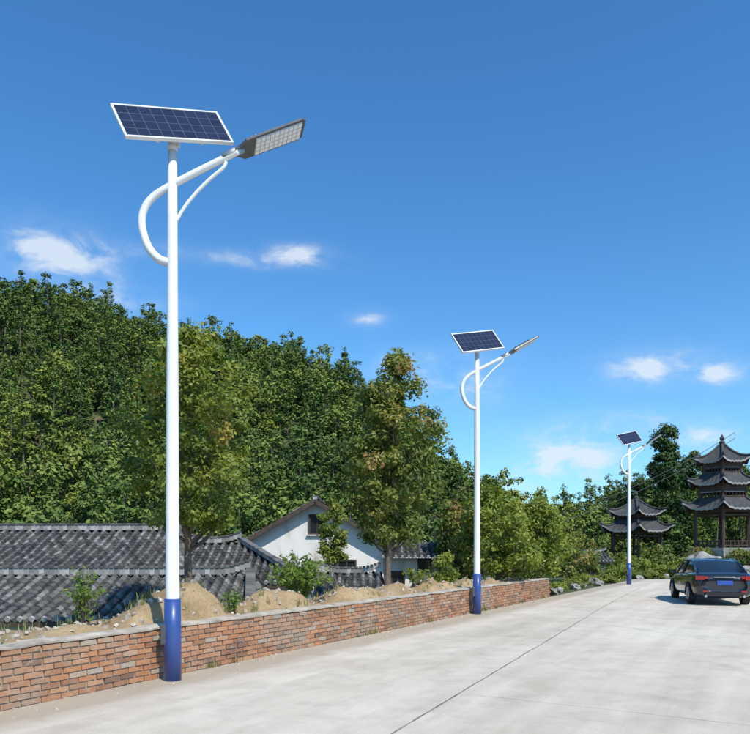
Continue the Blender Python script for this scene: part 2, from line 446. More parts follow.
x,y=XY(389,18); tree('broadleaf_tree',(x,y,.5),6.3,1.45,1.22,tall,LEAF_B,180,110,.145,.062,.26,.09,(.22,0),seed=11,limbs=36,asym=.2,shell=.35)
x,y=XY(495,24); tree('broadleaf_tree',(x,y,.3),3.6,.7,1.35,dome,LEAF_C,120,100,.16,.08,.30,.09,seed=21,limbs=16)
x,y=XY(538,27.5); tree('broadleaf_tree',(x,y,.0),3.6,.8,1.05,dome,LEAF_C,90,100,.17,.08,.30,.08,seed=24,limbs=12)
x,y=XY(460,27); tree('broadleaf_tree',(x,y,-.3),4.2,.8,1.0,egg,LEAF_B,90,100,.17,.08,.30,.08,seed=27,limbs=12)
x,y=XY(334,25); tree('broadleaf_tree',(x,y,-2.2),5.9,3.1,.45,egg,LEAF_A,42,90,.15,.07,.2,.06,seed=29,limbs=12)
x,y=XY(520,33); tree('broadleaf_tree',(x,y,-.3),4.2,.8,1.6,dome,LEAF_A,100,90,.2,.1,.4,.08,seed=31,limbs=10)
x,y=XY(444,21.8); tree('shrub',(x,y,.35),1.3,.1,.42,dome,LEAF_C,36,80,.1,.05,.18,.03,seed=33,limbs=6)
def arching(name,px,d,h,w,n,leafm,seed,ll=.14,lw=.035,z0=None,per=26):
    r=np.random.default_rng(seed); x,y=XY(px,d); z0=bankz(x,y)-.03 if z0 is None else z0
    Vs=[];Fs=[];mi=[];sh=[];o=0
    for i in range(n):
        a=r.uniform(0,2*math.pi); rr=w*r.uniform(.2,1); hh=h*r.uniform(.55,1)*(1-.25*rr/w)
        p=smooth_curve([(0.06*math.cos(a),.06*math.sin(a),0),(rr*.45*math.cos(a),rr*.45*math.sin(a),hh*.7),(rr*math.cos(a),rr*math.sin(a),hh*r.uniform(.8,1.0))],6)
        A,f=tubeq(p,np.linspace(.009,.003,len(p)).tolist(),4)
        Vs.append(A);Fs.append(f+o);mi.append(np.ones(len(f),int));sh.append(np.zeros(len(f)));o+=len(A)
        pp=np.array([tuple(q) for q in p]); k=r.integers(3,len(pp),per)
        c=pp[k]+r.normal(0,.035,(per,3))
        nn=r.normal(size=(per,3))*.5+np.array([0,0,.8])
        A,f=leaves(c,nn,ll,lw,r); Vs.append(A);Fs.append(f+o);mi.append(np.zeros(len(f),int));sh.append(np.clip(r.normal(.5,.22,per),0,1));o+=len(A)
    make(name,np.concatenate(Vs)+np.array((x,y,z0)),np.concatenate(Fs),[leafm,BARK],np.concatenate(mi),np.concatenate(sh),loc=(x,y,z0))
arching('shrub',300,13.9,1.15,.72,85,LEAF_D,41,.14,.04)
arching('shrub',84,9.35,1.0,.34,20,LEAF_D,43,.12,.03,per=18)
arching('shrub',232,11.9,.5,.25,10,LEAF_D,44,.09,.03)
arching('shrub',415,18,.6,.4,18,LEAF_C,45,.1,.035)
def tufts(name,places,mat,h=.16):
    Vs=[];sh=[]
    for (x,y,z) in places:
        for k in range(9):
            a=random.random()*6.28; l=h*random.uniform(.4,1.3); w=.008*h/.16
            bx,by=x+random.gauss(0,.03*h/.16),y+random.gauss(0,.03*h/.16); lx,ly=math.cos(a)*l*.5,math.sin(a)*l*.5
            nx,ny=-math.sin(a)*w,math.cos(a)*w
            Vs+=[(bx-nx,by-ny,z-.02),(bx+nx,by+ny,z-.02),(bx+lx+nx*.2,by+ly+ny*.2,z+l),(bx+lx-nx*.2,by+ly-ny*.2,z+l)]
            sh.append(random.random())
    n=len(Vs)//4
    make(name,np.array(Vs),np.arange(n*4).reshape(n,4),[mat],None,sh)
pl=[]
for i in range(800):
    t=random.uniform(3,31); s=random.uniform(.3,2.4)
    if fbm(t*.9,s*.9,5)<.03: continue
    x,y=P(t,s); pl.append((x,y,bankz(x,y)))
for i in range(150):
    t=random.uniform(5,30)
    if fbm(t*.7,0,2)<.1: continue
    x,y=P(t,-.03); pl.append((x,y,0))
tufts('weeds',pl,GRASS,.13)

# forest : one merged mesh
vars_=[]
for i in range(6):
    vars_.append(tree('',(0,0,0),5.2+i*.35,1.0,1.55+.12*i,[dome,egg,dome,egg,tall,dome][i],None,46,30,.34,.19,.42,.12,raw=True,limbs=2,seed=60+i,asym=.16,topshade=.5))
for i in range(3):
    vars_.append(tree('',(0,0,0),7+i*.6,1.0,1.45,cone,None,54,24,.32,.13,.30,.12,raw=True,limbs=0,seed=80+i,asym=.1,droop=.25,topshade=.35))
Vs=[];Fs=[];Ms=[];Ss=[];Ts=[];off=0;cnt=0
gx=-90
while gx<90:
    gy=38
    while gy<121:
        x=gx+random.uniform(-1.2,1.2); y=gy+random.uniform(-1.2,1.2)
        ok=True
        if x>4 and y<58+ (x-4)*.4: ok=False
        if -12<x<5 and y<42: ok=False
        if math.hypot(x-26,y-53)<11: ok=False
        if abs(x)>y*.55+8: ok=False
        if ok:
            con=.5 if (x<-25 or x>30) else .3
            v=random.choice(vars_[6:]) if random.random()<con and y>50 else random.choice(vars_[:6])
            sc=random.uniform(.62,1.25); a=random.random()*6.28; ca,sa=math.cos(a),math.sin(a)
            q=v[0]; sx=sc*random.uniform(.9,1.25)
            W=np.stack([(q[:,0]*ca-q[:,1]*sa)*sx+x,(q[:,0]*sa+q[:,1]*ca)*sx+y,q[:,2]*sc+gz(x,y)-.5],axis=1)
            tn=min(1,max(0,random.gauss(.45,.22)+fbm(x*.05,y*.05,9)*.3))
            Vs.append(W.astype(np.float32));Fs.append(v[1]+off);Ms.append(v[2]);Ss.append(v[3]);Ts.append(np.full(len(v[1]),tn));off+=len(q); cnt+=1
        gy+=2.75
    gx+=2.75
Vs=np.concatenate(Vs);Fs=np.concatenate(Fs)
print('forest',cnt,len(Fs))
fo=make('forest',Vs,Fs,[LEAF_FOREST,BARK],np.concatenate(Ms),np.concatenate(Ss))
a=fo.data.attributes.new('tint','FLOAT','FACE'); a.data.foreach_set('value',np.concatenate(Ts).astype(np.float32))

x,y=XY(666,74); tree('pine_tree',(x,y,gz(x,y)-.3),14.6,3.0,3.1,lambda u:(1-u)**.42*(.8+.2*math.sin(u*22)),LEAF_P,290,60,.40,.16,.5,.3,seed=91,limbs=24,asym=.15,droop=.1)
x,y=XY(693,78); tree('pine_tree',(x,y,gz(x,y)-.3),11.8,2.0,2.9,lambda u:(1-u)**.45,LEAF_P,200,60,.40,.16,.55,.25,seed=92,limbs=14)
x,y=XY(642,80); tree('pine_tree',(x,y,gz(x,y)-.3),9.5,2.0,2.8,dome,LEAF_P,150,60,.40,.16,.55,.25,seed=93,limbs=14)
for k,(px,d,h,w,lm) in enumerate([(572,40,2.2,1.5,LEAF_B),(655,49,1.9,1.7,LEAF_B),(612,52,1.6,2.0,LEAF_A),(680,46.5,1.2,1.0,LEAF_C),(640,46,1.2,1.4,LEAF_C),(575,56,3.3,2.3,LEAF_B),(558,46,3.0,1.8,LEAF_A),(742,47,1.4,1.3,LEAF_B),(668,45.5,.8,.9,LEAF_C),(700,50,1.0,1.2,LEAF_B),(620,44,.9,1.1,LEAF_C),(556,31,.5,.5,LEAF_C),(570,33,.5,.6,LEAF_B),(585,36,.55,.7,LEAF_C),(603,38,.5,.8,LEAF_A),(648,43.5,.6,.9,LEAF_B),(690,45.2,.6,.7,LEAF_C),(722,45.5,.6,.7,LEAF_A)]):
    x,y=XY(px,d); tree('shrub',(x,y,gz(x,y)-.1),h,.1,w,dome,lm,60,50,.2*min(1,h*.6+.3),.1*min(1,h*.6+.3),.3*min(1,h*.5+.3),.05,seed=100+k,limbs=6)

# ---------------- tiled roofs / houses ----------------
def tile_slope(b,eL,eR,rL,rR,m=0,sag=.07):
    eL,eR,rL,rR=map(Vector,(eL,eR,rL,rR))
    U=(eR-eL).normalized(); L=(eR-eL).length
    a0=(rL-eL).dot(U); Vv=(rL-eL)-U*a0; Hh=Vv.length; Vv.normalize(); Nn=U.cross(Vv)
    a1=(rR-eL).dot(U)
    p=.25; nu=max(2,int(L/p*6)); c=.19; nc=max(2,int(Hh/c)); c=Hh/nc
    rows=[]
    for i in range(nc): rows+=[(i*c,.03,i),((i+1)*c-.004,0,i)]
    us=np.linspace(0,L,nu+1); V=[];F=[];sh=[]
    jit=rng.normal(0,.009,(nc,int(L/p)+3)); js=rng.normal(.5,.2,(nc,int(L/p)+3)); cw=rng.normal(0,.012,int(L/p)+3)
    for (v,hh,ci) in rows:
        lo=a0*v/Hh; hi=L+(a1-L)*v/Hh
        for u in us:
            k=int(u/p+.5); uc=min(hi,max(lo,u+cw[k]*math.sin(v*2+k)))
            ph=math.cos(2*math.pi*u/p)
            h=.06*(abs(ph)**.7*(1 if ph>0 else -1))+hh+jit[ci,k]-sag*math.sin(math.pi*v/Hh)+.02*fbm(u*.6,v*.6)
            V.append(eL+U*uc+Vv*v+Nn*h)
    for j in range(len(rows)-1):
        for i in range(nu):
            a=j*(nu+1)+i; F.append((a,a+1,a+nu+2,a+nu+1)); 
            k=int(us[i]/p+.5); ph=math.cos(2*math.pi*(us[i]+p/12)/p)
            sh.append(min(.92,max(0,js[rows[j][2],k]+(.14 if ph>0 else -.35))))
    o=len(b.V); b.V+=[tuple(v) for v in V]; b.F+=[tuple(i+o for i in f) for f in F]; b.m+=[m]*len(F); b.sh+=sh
    u=0
    while u<=L+.01:
        q=eL+U*u+Nn*.045-Vv*.01
        b.tube([q-Vv*.015,q+Vv*.03],.06,8,m,True,1.0)
        u+=p
def ridge(b,a,c,m=0,h=.15,tips=True):
    a,c=Vector(a),Vector(c); n=max(3,int((c-a).length/.12)); d=(c-a).normalized()
    for i in range(n):
        q=a.lerp(c,(i+.5)/n); e=min(i,n-1-i)
        up=.16*max(0,1-e*.16)**2 if tips else 0
        side=Vector((-d.y,d.x,0)).normalized()
        mt=Matrix((d,side,Vector((0,0,1)))).transposed().to_4x4()
        b.box(q+Vector((0,0,h/2+up)),((c-a).length/n*.96,.17,h),m,mt,random.uniform(.85,1.0))
        b.box(q+Vector((0,0,h+.03+up)),((c-a).length/n*.80,.22,.05),m,mt,random.uniform(.3,.8))
def house_x(name,x0,x1,r0,r1,ye,yr,ze,zr,zb=-2.8,wallm=PLAST):
    """ridge along X; front eave at ye, ridge yr, mirrored back"""
    yb=2*yr-ye; H0=empty(name,((x0+x1)/2,yr,zb))
    b=B()
    tile_slope(b,(x0,ye,ze),(x1,ye,ze),(r0,yr,zr),(r1,yr,zr))
    tile_slope(b,(x1,yb,ze),(x0,yb,ze),(r1,yr,zr),(r0,yr,zr))
    if r1<x1-.3: tile_slope(b,(x1,ye,ze),(x1,yb,ze),(r1,yr,zr),(r1,yr+.01,zr))
    o=b.obj('roof_tiles',[TILE]); par(o,H0)
    b=B(); ridge(b,(r0,yr,zr),(r1,yr,zr))
    if r1<x1-.3: ridge(b,(x1,ye,ze+.03),(r1,yr,zr+.03),h=.09,tips=False)
    o=b.obj('roof_ridge',[TILE]); par(o,H0)
    b=B(); i=.45; k=(zr-ze)/(yr-ye)
    xa,xb=x0+i,x1-i; ya,yc=ye+i,yb-i; zt=ze+k*i-.12
    V=[(xa,ya,zb),(xb,ya,zb),(xb,yc,zb),(xa,yc,zb),(xa,ya,zt),(xb,ya,zt),(xb,yc,zt),(xa,yc,zt)]
    F=[(0,1,5,4),(1,2,6,5),(2,3,7,6),(3,0,4,7)]
    if not r1<x1-.3:
        V+=[(xa,yr,zr-.15),(xb,yr,zr-.15)]; F+=[(4,7,8),(5,9,6)]
    b.add(V,F,0)
    for q in np.arange(xa+.8,xb-.6,1.8):
        b.box((q,ya-.01,zt-.9),(.8,.06,.9),1); b.box((q,ya-.02,zt-.9),(.05,.08,.9),2); b.box((q,ya-.02,zt-1.38),(.95,.12,.06),2)
    o=b.obj('walls',[wallm,GLASS,WOOD]); par(o,H0)
    b=B()
    for q in np.arange(x0+.1,x1-.05,.4):
        b.box((q,ye+.25,ze+k*.25-.11),(.06,.5,.06),0,Matrix.Rotation(math.atan(k),4,'X'))
    b.box(((x0+x1)/2,ye+.03,ze-.07),(x1-x0,.03,.09),0)
    o=b.obj('eave_timber',[WOOD]); par(o,H0)
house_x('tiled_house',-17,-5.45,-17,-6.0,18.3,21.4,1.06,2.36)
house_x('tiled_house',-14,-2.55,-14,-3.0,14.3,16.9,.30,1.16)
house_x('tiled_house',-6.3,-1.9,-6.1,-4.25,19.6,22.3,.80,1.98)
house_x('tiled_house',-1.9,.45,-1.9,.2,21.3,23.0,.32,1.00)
G=empty('white_gable_house',(-2.3,30,-2.6))
b=B(); yf,yk=26.9,34.5
xl,xr_,xa=-5.3,.68,-2.31; ze,za=1.98,3.70
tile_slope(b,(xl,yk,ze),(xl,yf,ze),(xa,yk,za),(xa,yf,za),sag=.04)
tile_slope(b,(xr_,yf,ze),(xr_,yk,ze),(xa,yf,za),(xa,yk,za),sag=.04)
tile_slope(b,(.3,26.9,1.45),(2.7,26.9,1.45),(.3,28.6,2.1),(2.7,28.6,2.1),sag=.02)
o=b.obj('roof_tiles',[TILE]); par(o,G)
b=B(); ridge(b,(xa,yf,za),(xa,yk,za),h=.08,tips=False); 
o=b.obj('roof_ridge',[TILE]); par(o,G)
b=B(); yw=27.35; k=(za-ze)/(xa-xl)
a_,c_=xl+.35,xr_-.35
V=[(a_,yw,-2.8),(c_,yw,-2.8),(c_,yw,ze+k*.35-.1),(xa,yw,za-.12),(a_,yw,ze+k*.35-.1)]
V+=[(v[0],yk-.4,v[2]) for v in V]
b.add(V,[(0,1,2,3,4),(9,8,7,6,5),(0,4,9,5),(1,6,7,2)],0)
b.box((1.42,30.2,-.68),(2.15,5.4,4.2),0)
def window(b,x,z,w,h,y):
    b.box((x,y-.005,z),(w,.03,h),1)
    for sx in (-1,1): b.box((x+sx*w/2,y-.03,z),(.06,.08,h+.06),2)
    for sz in (-1,1): b.box((x,y-.032,z+sz*h/2),(w-.06,.08,.06),2)
    b.box((x,y-.028,z),(.04,.05,h-.06),2); b.box((x,y-.045,z-h/2-.05),(w+.2,.12,.05),0)
window(b,-2.25,2.75,.62,.75,yw); window(b,-3.9,.9,.7,.9,yw); window(b,1.95,1.12,.5,.5,27.5); window(b,.9,.5,.5,.8,27.5); window(b,-1.1,.9,.7,.9,yw)
o=b.obj('walls',[PLAST,GLASS,WOOD]); par(o,G)
b=B()
sl=math.atan(k); L=math.hypot(xa-xl,za-ze)
b.box(((xl+xa)/2,yf+.02,(ze+za)/2-.07),(L,.05,.16),0,Matrix.Rotation(-sl,4,'Y'))
b.box(((xr_+xa)/2,yf+.02,(ze+za)/2-.07),(L,.05,.16),0,Matrix.Rotation(sl,4,'Y'))
o=b.obj('bargeboard',[WOOD]); par(o,G)
x,y=XY(592,50); house_x('tiled_shed',x-1.6,x+1.2,x-1.5,x+1.1,y-1.2,y+.3,.95,1.6,zb=-.4,wallm=STONE)

# ---------------- pavilions ----------------
def pav_roof(b,cx,cy,ze,zt,re,rt,n=6,lift=.5,ph=0):
    seg=n*14; R=9; V=[];F=[]
    for j in range(R+1):
        t=j/R
        for i in range(seg):
            th=2*math.pi*i/seg; q=(th%(2*math.pi/n))-math.pi/n
            pf=math.cos(math.pi/n)/math.cos(q); cn=abs(q)/(math.pi/n)
            r=(re+(rt-re)*t)*pf*(1+.10*cn**6*(1-t)**2)
            z=ze+(zt-ze)*t**1.35+lift*cn**4*(1-t)**2.5+(.05 if i%2 else 0)*(1-t*.5)
            V.append((cx+r*math.cos(th+ph),cy+r*math.sin(th+ph),z))
    for j in range(R):
        for i in range(seg): F.append((j*seg+i,j*seg+(i+1)%seg,(j+1)*seg+(i+1)%seg,(j+1)*seg+i))
    b.add(V,F,0)
    V2=[(cx+(v[0]-cx)*k,cy+(v[1]-cy)*k,v[2]-dz) for k,dz in ((1,.14),(.35,.02)) for v in V[:seg]]
    F2=[(i,seg+i,seg+(i+1)%seg,(i+1)%seg) for i in range(seg)]
    b.add(V2,F2,1); 
    b.add(V[:seg]+V2[:seg],[(i,seg+i,seg+(i+1)%seg,(i+1)%seg) for i in range(seg)],2)
    for c in range(n):
        i=c*14; pts=[Vector(V[j*seg+i])+Vector((0,0,.07)) for j in range(R,-1,-1)]
        d=(pts[-1]-pts[-2]); pts.append(pts[-1]+d*.6+Vector((0,0,.16)))
        b.tube(pts,[.09]*(len(pts)-1)+[.03],6,0)
def pavilion(name,cx,cy,z0,tiers,ph,nc=6):
    E=empty(name,(cx,cy,z0)); b=B(); s=B(); zprev=z0; 
    rb=tiers[0][2]*.80
    for k,(dz,rr) in enumerate(((.18,1.15),(.36,1.05))):
        V=[];
        for zz in (z0-.8,z0+dz):
            for i in range(nc): a=2*math.pi*i/nc+ph; V.append((cx+rb*rr*math.cos(a),cy+rb*rr*math.sin(a),zz))
        s.add(V,[tuple(range(nc,2*nc))]+[(i,(i+1)%nc,nc+(i+1)%nc,nc+i) for i in range(nc)])
    zprev=z0+.36
    for ti,(ze,zt,re,rt) in enumerate(tiers):
        pav_roof(b,cx,cy,ze,zt,re,rt,nc,lift=.55*re/3,ph=ph)
        rc=re*.72
        cs=[(cx+rc*math.cos(2*math.pi*i/nc+ph),cy+rc*math.sin(2*math.pi*i/nc+ph)) for i in range(nc)]
        for i in range(nc):
            q=cs[i]; r=cs[(i+1)%nc]; b.tube([(q[0],q[1],zprev-.1),(q[0],q[1],ze+.25)],.13 if ti==0 else .10,8,1)
            mid=((q[0]+r[0])/2,(q[1]+r[1])/2); L=math.hypot(q[0]-r[0],q[1]-r[1]); rot=Matrix.Rotation(math.atan2(r[1]-q[1],r[0]-q[0]),4,'Z')
            b.box((mid[0],mid[1],ze-.12),(L,.12,.28),1,rot)
            b.box((mid[0],mid[1],ze-.45),(L,.06,.12),1,rot)
            b.box((mid[0],mid[1],zprev+.5),(L,.06,.07),2 if ti else 1,rot)
            b.box((mid[0],mid[1],zprev+.18),(L,.06,.06),1,rot)
            for u in np.linspace(.12,.88,6): b.box((q[0]+(r[0]-q[0])*u,q[1]+(r[1]-q[1])*u,zprev+.28),(.05,.05,.42),1,rot)
            if ti: b.box((mid[0],mid[1],(zprev+ze)/2+.2),(L*.94,.04,max(.2,(ze-zprev)*.55)),1,rot)
        zprev=zt-.12
    ze,zt,re,rt=tiers[-1]
    b.tube([(cx,cy,zt-.1),(cx,cy,zt+.1),(cx,cy,zt+.25),(cx,cy,zt+.4),(cx,cy,zt+.55),(cx,cy,zt+.85)],[rt*1.2,rt*.9,.22,.1,.17,.02],10,0)
    o=b.obj('roofs_and_frame',[PTILE,PWOOD,PLINE]); par(o,E)
    o=s.obj('stone_base',[STONE]); par(o,E)
x,y=XY(636,60); pavilion('pavilion',x,y,.1,[(3.35,4.3,3.0,1.75),(4.75,6.0,2.35,.25)],.25)
x,y=XY(722,52); pavilion('pavilion',x,y,1.55,[(4.75,5.6,2.85,1.7),(6.55,7.4,2.45,1.4),(8.2,9.5,1.95,.2)],.1)
def rock(b,x,y,z,r,seed):
    import bmesh
    bm=bmesh.new(); bmesh.ops.create_icosphere(bm,subdivisions=3,radius=1)
    V=[]
    for v in bm.verts:
        c=v.co; k=1+.5*fbm(c.x*1.3+seed,c.y*1.3,c.z*1.3+seed)+.14*fbm(c.x*5,c.y*5+seed,c.z*5)
        V.append((x+c.x*k*r*1.1,y+c.y*k*r,z+c.z*k*r*.85))
    F=[tuple(v.index for v in f.verts) for f in bm.faces]; bm.free(); b.add(V,F)
b=B()
for i,(px,d,r) in enumerate([(692,46,.6),(703,46.5,.75),(714,46,.6),(684,45,.4),(728,46,.6),(738,45.5,.4),(709,44.5,.35),(665,44.2,.22),(748,45,.5),(706,47.6,1.0),(690,48,.9),(697,47.5,.9)]):
    x,y=XY(px,d); rock(b,x,y,gz(x,y)+r*.3,r,i*3.1)
b.obj('rockery',[STONE],smooth=False)
b=B()
for i,(px,d,r) in enumerate([(552,28,.2),(560,30.0,.14),(575,32,.2),(583,33.5,.13),(594,35.5,.3),(600,34.9,.2),(611,38,.2),(640,42,.2)]):
    x,y=XY(px,d); rock(b,x,y,.02+r*.2,r,50+i*2.7)
b.obj('rock_border',[STONE])
b=B()
for dz in (0,.5):
    A=Vector((*XY(548,45),1.75+24/700*45+dz)); Z=Vector((*XY(735,60),1.75+112/700*60+dz)); pts=[]
    for i in range(25):
        u=i/24; q=A.lerp(Z,u); q.z-=1.0*4*u*(1-u)*.6; pts.append(q)
    b.tube(pts,.022,5)
b.obj('power_line',[WIRE])

# ---------------- street lamps ----------------
def L3(px,y,dy=0): return Vector(((px-172.5)/74.3,dy,(680-y)/74.3))
def street_lamp(x,y,seed=0):
    E=empty('street_lamp',(x,y,0)); 
    def fin(o): o.parent=E
    b=B(); Hh=7.14
    b.tube([(0,0,1.08),(0,0,1.1),(0,0,3.5),(0,0,6),(0,0,Hh)],[.094,.092,.082,.068,.060],20); o=b.obj('pole',[WHITE],True); fin(o)
    b=B(); b.tube([(0,0,Hh-.02),(0,0,Hh+.03)],.068,16)
    b.tube([(0,0,Hh+.03),(.01,.04,7.42)],.042,12); b.box((.01,.03,7.28),(.16,.05,.18),0); o=b.obj('panel_bracket',[WHITE],False,bevel=.004); fin(o)
    b=B(); b.tube([(0,0,.0),(0,0,.6),(0,0,1.095)],[.118,.114,.108],20); o=b.obj('base_section',[BLUE]); o.data.polygons.foreach_set('use_smooth',[len(p.vertices)==4 for p in o.data.polygons]); fin(o)
    b=B(); b.box((-.1,-.045,.62),(.07,.09,.26),0); o=b.obj('access_door',[DARKM],bevel=.008); fin(o)
    path=smooth_curve([L3(171,263),L3(159,259),L3(149,248),L3(143,232),L3(142,217),L3(147,204),L3(157,194),L3(173,184.5),L3(195,173),L3(218,161.5),L3(238,151.5)],5)
    b=B(); b.tube(path,np.linspace(.057,.044,len(path)).tolist(),16); o=b.obj('curved_arm',[WHITE],True); fin(o)
    b=B(); b.tube(smooth_curve([L3(176,222),L3(184,208),L3(196,193),L3(210,179),L3(223,168),L3(226,162)],4),.024,10)
    o=b.obj('arm_brace',[WHITE],True); fin(o)
    st=L3(231,153.5); tip=L3(300,110,.38); ax=(tip-st); Lh=ax.length; ax.normalize()
    side=Vector((-ax.y,ax.x,0)).normalized(); up=ax.cross(side)
    roll=Matrix.Rotation(math.radians(-13),3,ax); side=roll@side; up=roll@up
    mt=Matrix((ax,side,up)).transposed().to_4x4(); mt.translation=st
    b=B()
    outline=[(0,.05),(.12,.09),(.22,.175),(.5,.185),(Lh-.06,.185),(Lh,.15)]
    pts=[(u,w) for u,w in outline]+[(u,-w) for u,w in outline[::-1]]
    n=len(pts)
    V=[mt@Vector((u,w,-.026)) for u,w in pts]+[mt@Vector((u*.995+.003,w*.96,.008)) for u,w in pts]+[mt@Vector((.04+u*.93,w*.7,.032)) for u,w in pts]
    F=[tuple(range(n))[::-1],tuple(range(2*n,3*n))]+[(i,(i+1)%n,n+(i+1)%n,n+i) for i in range(n)]+[(n+i,n+(i+1)%n,2*n+(i+1)%n,2*n+i) for i in range(n)]
    b.add([tuple(v) for v in V],[f[::-1] for f in F],0)
    for k in range(8):
        u=.34+k*.07; b.box(mt@Vector((u,0,.042)),(.015,.22,.03),0,mt.to_3x3().to_4x4())
    o=b.obj('lamp_head',[DARKM]); fin(o)
    b=B(); r3=mt.to_3x3().to_4x4(); L0=.36; L1=Lh-.06; W=(L1-L0)
    b.box(mt@Vector(((L0+L1)/2,0,-.032)),(W,.30,.014),0,r3)
    nn_=10; dx=W/nn_
    for i in range(nn_):
        for j in range(4): b.box(mt@Vector((L0+(i+.5)*dx,-.109+j*.0727,-.043)),(dx*.8,.056,.012),1,r3,.5,1)
    o=b.obj('led_array',[LEDB,LEDM]); fin(o)
    b=B(); ax0=(L3(238,151.5)-L3(218,161.5)).normalized(); b.tube([st-ax0*.12,st+ax0*.04,st+ax*.18],[.053,.055,.05],14); o=b.obj('head_spigot',[STEEL],True); fin(o)
    W,Hp=1.46,.68
    Rm=Matrix.Rotation(math.radians(22),4,'Z')@Matrix.Rotation(math.radians(60),4,'X')@Matrix.Rotation(math.radians(15),4,'Z')
    Rm.translation=L3(174,126,-.03)
    def pobj(b,name,mats):
        o=b.obj(name,mats); o.matrix_local=Rm; o.parent=E
    b=B(); b.box((0,0,.012),(W-.05,Hp-.05,.014),0); pobj(b,'solar_panel',[SOLAR])
    b=B()
    for sy in (-1,1): b.box((0,sy*(Hp/2-.0125),0),(W,.03,.045),0)
    for sx in (-1,1): b.box((sx*(W/2-.0125),0,-.001),(.03,Hp-.055,.043),0)
    b.box((0,0,-.012),(W-.06,Hp-.06,.008),0)
    pobj(b,'panel_frame',[ALU])
    b=B()
    for sx in (-.3,.3): b.box((sx,0,-.045),(.04,Hp*.9,.04),0)
    b.box((0,0,-.085),(.8,.05,.04),0); pobj(b,'panel_rails',[STEEL])
    return E
street_lamp(-202.5/74.3,700/74.3)
street_lamp(102/36.5,700/36.5)
street_lamp(254/19.6,700/19.6)

# ---------------- car ----------------
def car(loc,yaw):
    E=empty('parked_car',loc); E.rotation_euler=(0,0,yaw)
    b=B()
    ST=[(-2.33,.66,.42,.80),(-2.27,.80,.30,.95),(-2.05,.87,.22,1.04),(-1.6,.9,.2,1.05),(-.9,.91,.2,1.0),(0,.915,.2,.96),(.8,.91,.2,.95),(1.3,.9,.2,.92),(1.8,.86,.22,.84),(2.15,.78,.28,.74),(2.3,.62,.36,.62)]
    V=[];n=None
    for y,w,zb,zt in ST:
        h=[(0,zb),(w*.85,zb),(w*.98,zb+.12),(w,zb+(zt-zb)*.55),(w*.985,zt-.14),(w*.94,zt-.03),(w*.8,zt),(0,zt+.02)]
        ring=[(a,y,c) for a,c in h]+[(-a,y,c) for a,c in h[-2:0:-1]]
        n=len(ring); V+=ring
    F=[]
    for i in range(len(ST)-1):
        for k in range(n): F.append((i*n+k,i*n+(k+1)%n,(i+1)*n+(k+1)%n,(i+1)*n+k))
    F+=[tuple(range(n)),tuple(range((len(ST)-1)*n,len(ST)*n))[::-1]]
    b.add(V,F,0); o=b.obj('body',[CARP],True); o.parent=E
    m=o.modifiers.new('s','SUBSURF'); m.levels=2; m.render_levels=2
    b=B(); ST=[(-1.95,.70,.98,1.02),(-1.25,.80,.98,1.38),(-.5,.82,.96,1.46),(.2,.82,.94,1.45),(.55,.82,.93,1.37),(1.25,.74,.9,.95)]
    V=[]
    for y,w,zb,zt in ST:
        k=(zt-zb)/.5
        h=[(0,zb),(w,zb),(w-.17*k,zt-.07*k),(w-.27*k,zt-.01),(0,zt+.02)]
        ring=[(a,y,c) for a,c in h]+[(-a,y,c) for a,c in h[-2:0:-1]]; n=len(ring); V+=ring
    F=[];mi=[]
    for i in range(len(ST)-1):
        for k in range(n):
            F.append((i*n+k,i*n+(k+1)%n,(i+1)*n+(k+1)%n,(i+1)*n+k))
            mi.append(0 if (k in (2,3,4,5) and i in (1,2,3)) else 1)
    F+=[tuple(range(n)),tuple(range((len(ST)-1)*n,len(ST)*n))[::-1]]; mi+=[1,1]
    o=make('greenhouse',V,F,[CARP,GLASS],mi,None,True); o.parent=E
    b=B()
    for sx in (-1,1):
        for (y0,z0,y1,z1,w0,w1) in ((-1.95,1.03,-1.2,1.37,.72,.65),(1.2,.96,.55,1.36,.76,.67),(-.2,.97,-.25,1.42,.835,.67)):
            b.tube([(sx*w0,y0,z0),(sx*w1,y1,z1)],.032,6,0)
        b.tube([(sx*.655,-1.2,1.37),(sx*.665,-.5,1.43),(sx*.665,.2,1.42),(sx*.67,.55,1.36)],.028,6,0)
        b.box((sx*.98,.72,1.0),(.18,.09,.12),0)
    o=b.obj('pillars_and_mirrors',[CARP]); o.parent=E
    b=B()
    for sx in (-1,1):
        for y in (-1.42,1.42):
            b.tube([(sx*.70,y,.33),(sx*.90,y,.33)],.325,28,0); b.tube([(sx*.895,y,.33),(sx*.915,y,.33)],[.22,.2],20,1)
            for q in range(5):
                a=q*1.2566; b.box((sx*.92,y+.1*math.cos(a),.33+.1*math.sin(a)),(.015,.19,.045),1,Matrix.Rotation(a,4,'X'))
            b.tube([(sx*.905,y+.375*math.cos(a),.33+.375*math.sin(a)) for a in np.linspace(-.2,math.pi+.2,18)],.022,6,0)
    o=b.obj('wheels',[RUB,STEEL]); o.parent=E
    b=B()
    for sx in (-1,1):
        b.box((sx*.70,-2.275,.87),(.26,.12,.13),0,Matrix.Rotation(sx*.25,4,'Z')); b.box((sx*.53,-2.325,.88),(.10,.05,.09),0)
        b.box((sx*.6,2.2,.62),(.3,.12,.12),2,Matrix.Rotation(-sx*.4,4,'Z'))
        b.box((sx*.55,-2.33,.45),(.16,.03,.05),0)
    b.box((0,-2.365,.72),(.46,.02,.14),1); b.box((0,-2.345,.90),(.6,.04,.03),2)
    b.box((0,-2.33,.36),(1.1,.06,.12),3)
    for sx in (-.55,.55): b.tube([(sx,-2.38,.3),(sx,-2.2,.3)],.04,10,2)
    o=b.obj('lights_and_trim',[RED,PLATE,STEEL,RUB],bevel=.006); o.parent=E
